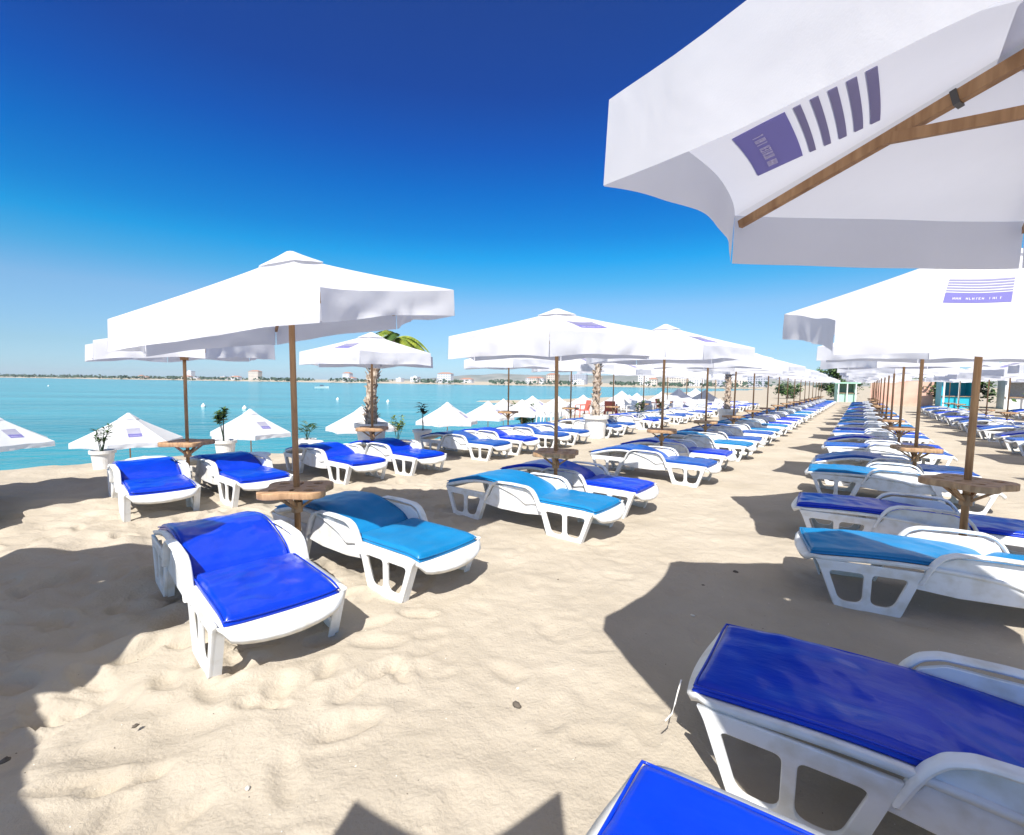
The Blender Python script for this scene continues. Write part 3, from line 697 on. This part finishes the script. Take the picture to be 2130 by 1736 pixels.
def palm(x, y, z, trunk_h, r0, crown_r, label, seed, tilt=0.0):
    rg_ = random.Random(seed); root = empty('palm_tree', (x, y, z)); mb = MB()
    n = 22; pts = [Vector((tilt*(k/n)**4, .03*math.sin(k*.4), trunk_h*k/n)) for k in range(n+1)]
    mb.tube(pts, [r0*(1-.35*k/n)*(1+.10*(k % 2)) for k in range(n+1)], 12)
    for k in range(int(trunk_h*60)):                        # old frond stubs
        t_ = rg_.uniform(.02, 1); a = rg_.uniform(0, 6.28); c = Vector((tilt*t_**4, 0, trunk_h*t_)); rr = r0*(1-.35*t_)
        d = Vector((math.cos(a), math.sin(a), 0)); p = c+d*rr*.85
        mb.bar(p, p+d*rg_.uniform(.05,.11)+Vector((0,0,rg_.uniform(.06,.13))), rg_.uniform(.04,.07), .018, taper=.6)
    link('trunk', mb.mesh('trunk', M['trunk']), root)
    top = Vector((tilt, 0, trunk_h)); nf = 16
    for k in range(nf):
        a = k*2.399+rg_.uniform(-.2,.2); l = crown_r*rg_.uniform(.8,1.1); rise = rg_.uniform(.15,.75); fb = MB(); prev = None; m_ = M['leaf_y'] if rg_.random() < .6 else M['leaf']
        path = []
        for j in range(15):
            t_ = j/14; path.append(top+Vector((math.cos(a)*l*t_, math.sin(a)*l*t_, rise*l*t_*1.2 - l*.95*t_*t_)))
        fb.tube(path, [.016*(1-.8*j/14) for j in range(15)], 5)
        for j in range(2, 15):
            p = path[j]; d = (path[j]-path[j-1]).normalized(); sd_ = d.cross(Vector((0,0,1))).normalized(); ll = l*.34*math.sin(math.pi*(.12+.8*j/14))
            for sg in (1, -1):
                for q in (0, .5):
                    pp = p-d*(l/14*q); e = pp + (sd_*sg*.8+d*.6).normalized()*ll + Vector((0,0,-ll*.35))
                    m1 = pp.lerp(e, .5)+Vector((0,0,ll*.06)); wv = d*.018
                    fb.add([pp-wv, m1-wv*1.3, e, m1+wv*1.3, pp+wv], [(0,1,3,4),(1,2,3)])
        link('frond', fb.mesh('frond', m_), root)
    tag(root, label, 'palm tree', 'palms standing in big white pots'); return root
pot(-3.10, 10.55, .36, .68, 'big white pot under the tall palm'); palm(-3.10, 10.55, .60, 1.92, .125, .72, 'tall potted palm with shaggy trunk behind the sea row umbrella', 3, .55)
pot(2.50, 14.3, .38, .68, 'big white pot under the second palm'); palm(2.50, 14.3, .60, 2.55, .11, .9, 'second potted palm, crown peeking over the second umbrella', 8, .25)
pot(8.6, 19.2, .38, .68, 'big white pot under the third palm'); palm(8.6, 19.2, .60, 1.95, .11, .5, 'third potted palm near the cafe', 9)
pot(4.6, 17.4, .22, .4, 'small white pot right of the second palm'); leafy('potted_plant', 4.6, 17.4, .36, .8, .3, 12, .18, M['leaf'], 'bushy green plant right of the second palm', 15, .4)
pot(6.0, 19.4, .22, .4, 'small white pot left of the third palm'); leafy('potted_plant', 6.0, 19.4, .36, .8, .3, 12, .18, M['leaf'], 'bushy green plant left of the third palm', 16, .4)
leafy('shrub', .9, 30, -1.8, 2.2, 1.2, 60, .35, M['leaf'], 'yellowish green bush among the cafe umbrellas', 17, .35, 9)

# ------------------------------------------------------------------ small furniture
def low_table(x, y, z, label, top='plastic', r=.26, h=.42, seed=0):
    root = empty('small_table', (x, y, z)); mb = MB(); mb.lathe([(0,h-.03),(r*.96,h-.03),(r,h-.02),(r,h),(r*.97,h+.004),(0,h+.004)], 20); link('table_top', mb.mesh('table_top', M[top]), root)
    for k in range(4):
        a = k*math.pi/2+.5; mb = MB(); mb.bar((r*.6*math.cos(a), r*.6*math.sin(a), h-.03), (r*.85*math.cos(a), r*.85*math.sin(a), -.02), .035, .035, taper=.8); link('leg', mb.mesh('leg', M['plastic'] if top != 'board' else M['wood']), root)
    tag(root, label, 'table', 'small tables on the beach'); return root
M['coral'] = mat('coral_red', (.62,.16,.11), .6); M['turq'] = mat('turquoise_paint', (.02,.42,.55), .5); M['mint'] = mat('mint_green_paint', (.40,.66,.52), .5)
M['salmon'] = mat('salmon_wall', (.72,.42,.32), .8); mottled(M['salmon'], (.62,.32,.24), (.78,.58,.46), .6, .3, .7)
low_table(-4.1, 7.55, 0, 'small white plastic table between the first two sea row loungers')
low_table(-3.9, 9.2, 0, 'small white plastic table left of the third sea row lounger')
low_table(-5.35, 7.0, 0, 'small white plastic table behind the first whole sea row lounger')
def chair(x, y, z, rz, label, c='plastic'):
    root = empty('armchair', (x, y, z), rz)
    mb = MB(); mb.box(-.24,.24,-.22,.24,.40,.44); link('seat', mb.mesh('seat', M[c]), root)
    mb = MB(); mb.bar((0,.23,.42),(0,.34,.86),.46,.03,(0,1,0)); link('backrest', mb.mesh('backrest', M[c]), root)
    for sx_ in (-1, 1):
        mb = MB(); mb.bar((sx_*.25,-.2,.64),(sx_*.25,.28,.66),.05,.03); link('armrest', mb.mesh('armrest', M[c]), root)
        for sy_, zz in ((-.2,.64),(.23,.42)):
            mb = MB(); mb.bar((sx_*.24,sy_,zz),(sx_*.27,sy_*1.2,0),.04,.04); link('leg', mb.mesh('leg', M[c]), root)
    tag(root, label, 'chair', 'chairs of the beach cafe'); return root
cafe = [(0.6,20.5,-.9),(2.4,21.5,-.7),(4.6,22,-.4),(6.6,23.5,-.4),(8.6,25,-.3),(10.6,27,-.3)]
nm = ['nearest the water','second from the water','under the middle umbrella','with a coral top behind second palm','with a coral top by third palm','furthest right']
k = 0
for (x, y, z), nn in zip(cafe, nm):
    z = float(ground_z(np.array([x]), np.array([y]))[0])
    low_table(x, y, z, 'cafe table %s' % nn, 'coral' if 'coral' in nn else 'plastic', .42, .74)
    for a, wd in ((.3, 'facing the aisle'), (2.4, 'facing the sea'), (4.4, 'with its back to the camera')):
        px, py = x+.8*math.cos(a), y+.8*math.sin(a); chair(px, py, float(ground_z(np.array([px]), np.array([py]))[0]), a-math.pi/2, 'chair %s, cafe table %s' % (wd, nn), 'coral' if k % 5 == 3 else 'plastic'); k += 1

# ------------------------------------------------------------------ right background: trees, kiosks, walls
def bush(x, y, z, rx, ry, rz_, n, ls, mats, label, seed, name='tree', trunk=True, cat='tree', group='trees behind the beach'):
    rg_ = random.Random(seed); root = empty(name, (x, y, z)); mb = MB(); cl = []
    for k in range(26):
        v = Vector((rg_.gauss(0,1), rg_.gauss(0,1), rg_.gauss(0,1))).normalized()*rg_.uniform(.35,.9); cl.append((Vector((v.x*rx, v.y*ry, rz_*1.05+v.z*rz_)), rg_.uniform(.18,.38)))
    for k in range(n):
        c, s_ = rg_.choice(cl); v = Vector((rg_.gauss(0,.5), rg_.gauss(0,.5), rg_.gauss(0,.5)))*s_; p = c+Vector((v.x*rx, v.y*ry, v.z*rz_)); p.z = max(p.z, .05)
        a = Vector((rg_.uniform(-1,1), rg_.uniform(-1,1), rg_.uniform(-1,1))).normalized(); b = a.orthogonal().normalized(); l = ls*rg_.uniform(.5,1.3)
        mb.add([p-a*l, p+b*l*.45, p+a*l, p-b*l*.45], [(0,1,2,3)], 0 if rg_.random() < .6 else 1)
    link('crown', mb.mesh('crown', mats), root)
    if trunk: 
        mb = MB(); mb.tube([(0,0,-.1),(.1,0,rz_*.5),(0,.1,rz_*1.2)], [.16,.12,.05], 8); mb.tube([(.1,0,rz_*.5),(rx*.4,0,rz_*1.1)], [.08,.03], 6); mb.tube([(.1,0,rz_*.5),(-rx*.4,.2,rz_*1.1)], [.08,.03], 6); link('trunk', mb.mesh('trunk', M['trunk']), root)
    tag(root, label, cat, group); return root
GRN = [M['leaf'], M['leaf_d']]
bush(40.6, 60, 0, 2.4, 2.2, 2.5, 3600, .20, GRN, 'round green tree at the far end of the sand aisle', 31)
bush(36.5, 64, 0, 1.8, 1.6, 1.1, 1300, .18, GRN, 'low green tree left of the round one at the end of the aisle', 32)
bush(44.0, 50, 0, 3.0, 2.4, 1.9, 2400, .22, GRN, 'green tree behind the salmon coloured wall', 33)
bush(40.0, 42.5, 0, 3.0, 1.4, 1.5, 2200, .2, GRN, 'dark green tree between the salmon wall and the turquoise stall', 34)
bush(47.0, 42, 0, 3.2, 2, 1.9, 2400, .22, GRN, 'dark green tree right of the turquoise stall', 35)
bush(39.0, 33.5, 0, 2.6, 2, 1.5, 2000, .2, GRN, 'dark green tree at the right edge behind the far row', 36)
def kiosk(x, y, rz, wd, dp, h, wall, roof, label, openings=2):
    root = empty('kiosk', (x, y, 0), rz); mb = MB()
    t_ = .12; n = openings; ow = wd/(n+.0)
    mb.box(-wd/2, wd/2, dp-t_, dp, 0, h); mb.box(-wd/2, -wd/2+t_, 0, dp-t_, 0, h); mb.box(wd/2-t_, wd/2, 0, dp-t_, 0, h)
    mb.box(-wd/2+t_, wd/2-t_, 0, t_, 0, .95)
    link('wall', mb.mesh('wall', M[wall]), root)
    mb = MB(); mb.box(-wd/2-.3, wd/2+.3, -.5, dp+.15, h, h+.14); link('roof', mb.mesh('roof', M[roof]), root)
    mb = MB(); mb.box(-wd/2, wd/2, -.12, t_+.1, .955, 1.0); link('counter', mb.mesh('counter', M['board']), root)
    for k in range(n+1):
        xx = -wd/2+.06+(wd-.12)*k/n; mb = MB(); mb.box(xx-.05, xx+.05, -.47, -.37, 0, h-.003); link('post', mb.mesh('post', M['plastic']), root)
    tag(root, label, 'kiosk', 'kiosks behind the beach'); return root
kiosk(36.4, 52.5, R(-25), 1.7, 1.6, 2.0, 'mint', 'mint', 'mint green kiosk at the far end of the sand aisle')
kiosk(36.5, 39.5, R(-30), 2.0, 1.8, 2.4, 'turq', 'turq', 'turquoise stall behind the right rows')
kiosk(41.5, 37.5, R(-35), 4.5, 2.5, 2.6, 'plastic', 'board', 'white bar with brown roof at the right background', 4)
def wall_obj(x, y, rz, wd, h, m_, label):
    root = empty('wall', (x, y, 0), rz); mb = MB(); mb.box(-wd/2, wd/2, 0, .2, 0, h); link('panel', mb.mesh('panel', M[m_]), root)
    mb = MB(); mb.box(-wd/2-.05, wd/2+.05, -.04, .24, h, h+.08); link('coping', mb.mesh('coping', M['plastic']), root); tag(root, label, 'wall'); return root
wall_obj(35.5, 44, R(-36), 4.5, 2.3, 'salmon', 'salmon coloured wall in the right background between two poles')

# ------------------------------------------------------------------ far shore
M['b_white'] = mat('far_white_render', (.72,.72,.74), .8); M['b_cream'] = mat('far_cream_render', (.66,.58,.50), .8); M['b_grey'] = mat('far_grey_render', (.42,.44,.50), .8)
M['glass'] = mat('far_window_glass', (.10,.13,.18), .2); M['roof_red'] = mat('far_tile_roof', (.42,.22,.16), .8)
M['far_leaf'] = mat('far_leaf', (.035,.07,.045), .8); M['hill'] = mat('hill_scrub', (.22,.24,.30), .95); mottled(M['hill'], (.14,.17,.16), (.30,.30,.28), .01, .3, .7)
rg = random.Random(5)
def far_line(x): return 560 + (400-x)*.42 + 30
def building(x, y, wd, dp, st, m_, roofm, label):
    z0 = float(ground_z(np.array([x]), np.array([y]))[0]) - .3; root = empty('building', (x, y, z0), math.atan2(-.42, 1)); h = st*3.0+.6; mb = MB()
    mb.box(-wd/2, wd/2, 0, dp, 0, h); link('wall', mb.mesh('wall', M[m_]), root)
    mb = MB()
    if roofm == 'roof_red':
        mb.add([(-wd/2-.5,-.5,h+.01),(wd/2+.5,-.5,h+.01),(wd/2+.5,dp+.5,h+.01),(-wd/2-.5,dp+.5,h+.01),(-wd/4,dp/2,h+2.4),(wd/4,dp/2,h+2.4)], [(0,1,5,4),(1,2,5),(2,3,4,5),(3,0,4),(0,3,2,1)])
    else:
        mb.box(-wd/2-.2, wd/2+.2, -.2, dp+.2, h, h+.5); mb.box(-wd/6, wd/6, dp*.3, dp*.6, h+.5, h+2.2)
    link('roof', mb.mesh('roof', M[roofm]), root)
    for f in range(st):
        mb = MB(); nwn = max(2, int(wd/3.2))
        for k in range(nwn):
            xx = -wd/2 + wd*(k+.5)/nwn; mb.box(xx-.75, xx+.75, -.05, .02, .9+f*3, 2.4+f*3)
        link('window', mb.mesh('window', M['glass']), root)
    tag(root, label, 'building', 'buildings along the far shore'); return root
spec = []
for X in sorted([rg.uniform(-900, 360) for _ in range(34)]): spec.append(X)
for i, X in enumerate(spec):
    y = far_line(X)+rg.uniform(0, 60); st = rg.choice([2,2,3,3,4,5]) if X > -500 else rg.choice([1,1,2,2,6]); m_ = rg.choice(['b_white','b_white','b_cream','b_grey'])
    wd = rg.uniform(10, 30); nm_ = {'b_white':'white','b_cream':'cream','b_grey':'grey'}[m_]; rf = rg.choice(['b_grey','roof_red','b_white'])
    building(X, y, wd, 10, st, m_, rf, '%s %s building across the bay, %s from the left along the far shore' % (['','low','low','three-storey','four-storey','tall','tall'][st], nm_, ORD[i]))
mb = MB()
for k in range(5200):
    X = rg.uniform(-2600, 420); dens = 1.0 if X < -420 else .6
    if mnoise.noise(Vector((X*.012, 3, 1))) < -.15*dens: continue
    y = far_line(X)+rg.uniform(-24, 90); hh = rg.uniform(0, 1); z = 0.2+hh*(5.5+5*mnoise.noise(Vector((X*.02, 0, 7))))
    p = Vector((X, y, z)); l = rg.uniform(1.6, 4.0); a = Vector((rg.uniform(-1,1), .3, rg.uniform(-.6,.6))).normalized(); b = a.orthogonal().normalized()
    mb.add([p-a*l, p+b*l*.7, p+a*l, p-b*l*.7], [(0,1,2,3)])
tag(link('far_woods', mb.mesh('far_woods', M['far_leaf'])), 'dark belt of trees along the far shore across the bay', 'trees', kind='stuff')
vs = []; fs = []; n = 220
for i in range(n+1):
    X = -1000+3600*i/n; h = (max(0, min(1, (X+900)/900)))*(26 + 34*(.5+.5*mnoise.noise(Vector((X*.0022, 0, 2)))) + 5*mnoise.noise(Vector((X*.01, 4, 2))))
    Y = 2300-.45*X
    for j in range(7):
        t_ = j/6; vs.append((X, Y-300+600*t_, -1+h*math.sin(math.pi*t_)*(1+.15*mnoise.noise(Vector((X*.008, t_*3, 5))))))
for i in range(n):
    for j in range(6): a = i*7+j; fs.append((a, a+7, a+8, a+1))
tag(link('hills', make_mesh('hills', vs, [f[::-1] for f in fs], M['hill'], True)), kind='structure')

# ------------------------------------------------------------------ small things: buoys, boat, stones
mb = MB(); mb.lathe([(0,-.2),(.22,-.15),(.30,.05),(.24,.28),(.10,.38),(.06,.5),(0,.52)], 16); BU = mb.mesh('buoy', M['plastic'], True)
for i, (x, y, lb) in enumerate([(-186,193,'white buoy furthest left on the water'),(-41.8,65,'white buoy above the second pot, left of the nearest pole'),(-34,61,'white buoy closest to the nearest pole on its left'),(-34.5,95,'white buoy between the nearest pole and the tall palm'),(-22.5,87,'white buoy just right of the tall palm')]):
    tag(link('buoy', BU, None, (x, y, WATER_Z)), lb, 'buoy', 'buoys floating off the beach')
root = empty('motor_boat', (-92, 232, WATER_Z), R(10)); mb = MB()
prof = [(-3,.8),(-1,1.0),(1,1.0),(2.4,.6),(3.4,.02)]
vs = []; 
for x, hw in prof: vs += [(x,-hw,.9+.05*x),(x,-hw*.6,-.1),(x,hw*.6,-.1),(x,hw,.9+.05*x)]
fs = []
for i in range(4):
    a = i*4; fs += [(a,a+4,a+5,a+1),(a+1,a+5,a+6,a+2),(a+2,a+6,a+7,a+3),(a+3,a+7,a+4,a)]
fs.append((0,1,2,3)); mb.add(vs, fs); link('hull', mb.mesh('hull', M['plastic']), root)
mb = MB(); mb.box(-.6,.9,-.6,.6,.98,1.7); link('cabin', mb.mesh('cabin', M['glass']), root); tag(root, 'small white motor boat far out on the bay', 'boat')
M['stone'] = mat('small_stone', (.12,.10,.08), .9); M['shell'] = mat('pale_shell', (.75,.70,.62), .6)
rg = random.Random(9)
def stone(x, y, r, m_, label, i):
    z = float(ground_z(np.array([x]), np.array([y]))[0]); mb = MB(); rr = random.Random(i); prof = []
    n = 9; vs = []; fs = []
    for a in range(5):
        for b in range(n):
            th = math.pi*a/4; ph_ = 2*math.pi*b/n; q = r*(1+rr.uniform(-.25,.25)); vs.append((q*1.3*math.sin(th)*math.cos(ph_), q*math.sin(th)*math.sin(ph_), q*.55*math.cos(th)))
    for a in range(4):
        for b in range(n): fs.append((a*n+b, a*n+(b+1)%n, (a+1)*n+(b+1)%n, (a+1)*n+b))
    mb.add(vs, fs); tag(link('stone' if m_ == 'stone' else 'shell', mb.mesh('stone', M[m_], True), None, (x, y, z-.002), (0,0,rr.uniform(0,6))), label, 'stone' if m_ == 'stone' else 'shell', 'stones and shells lying on the sand')
for i, (x, y, r, m_, lb) in enumerate([(.042,2.29,.020,'stone','flat grey stone in the middle of the open sand'),(-1.72,2.11,.012,'stone','small dark stone in front of the nearest left lounger'),(.39,3.82,.014,'stone','dark speck of stone in the middle of the aisle'),
     (1.95,4.05,.018,'stone','dark stone near the shade edge left of the azure lounger'),(1.55,3.75,.015,'stone','dark stone inside the right shade patch'),(.05,2.42,.010,'shell','white shell fragment beside the flat grey stone'),
     (-1.02,1.78,.009,'shell','white shell fragment near the bottom edge'),(-.45,1.98,.009,'shell','white shell fragment left of the shade tip at the bottom'),(1.28,3.25,.012,'shell','pale shell at the tip of the right shade patch'),(-2.7,2.2,.014,'stone','dark stone inside the left shade patch'),(-2.1,1.9,.016,'stone','small twig-like stone at the left shade edge')]):
    stone(x, y, r, m_, lb, i)
mb = MB(); rg = random.Random(77)
for k in range(900):
    x = rg.uniform(-3.6, 3.2); y = 1.5+rg.random()**1.6*5.5; z = float(ground_z(np.array([x]), np.array([y]))[0]); xi = np.searchsorted(xs, x); yi = np.searchsorted(ys, y)
    z = float(GZ[min(yi, ny-1), min(xi, nx-1)]); l = rg.uniform(.0015, .0045); a = rg.uniform(0, 6.28); w2 = l*rg.uniform(.4,.9)
    c_, s_ = math.cos(a), math.sin(a)
    mb.add([(x+c_*l,y+s_*l,z),(x-s_*w2,y+c_*w2,z),(x-c_*l,y-s_*l,z),(x+s_*w2,y-c_*w2,z),(x,y,z+l*.8)], [(0,1,4),(1,2,4),(2,3,4),(3,0,4)], 0 if rg.random() < .45 else 1)
tag(link('shell_grit', mb.mesh('shell_grit', [M['stone'], M['shell']])), 'tiny shell bits and dark grit strewn over the near sand', 'grit', kind='stuff')
# cord hanging from the big right lounger
mb = MB(); mb.tube([(.765,2.04,.30),(.745,2.02,.26),(.73,2.01,.21),(.715,2.0,.17),(.685,1.995,.14)], .0035, 6)
tag(link('tie_cord', mb.mesh('tie_cord', M['pot'])), 'thin white cord hanging from the head end of the large right lounger', 'cord')

M_h = bpy.data.materials.new('haze'); M_h.use_nodes = True; t = M_h.node_tree; t.nodes.clear()
o_ = t.nodes.new('ShaderNodeOutputMaterial'); v_ = t.nodes.new('ShaderNodeVolumePrincipled'); v_.inputs['Color'].default_value = (.86,.91,1,1); v_.inputs['Density'].default_value = .00008
t.links.new(v_.outputs[0], o_.inputs['Volume'])
mb = MB(); mb.box(-4600, 4600, -80, 5300, -9, 66); tag(link('haze', mb.mesh('haze', M_h)), 'thin pale haze over the bay', 'haze', kind='stuff')
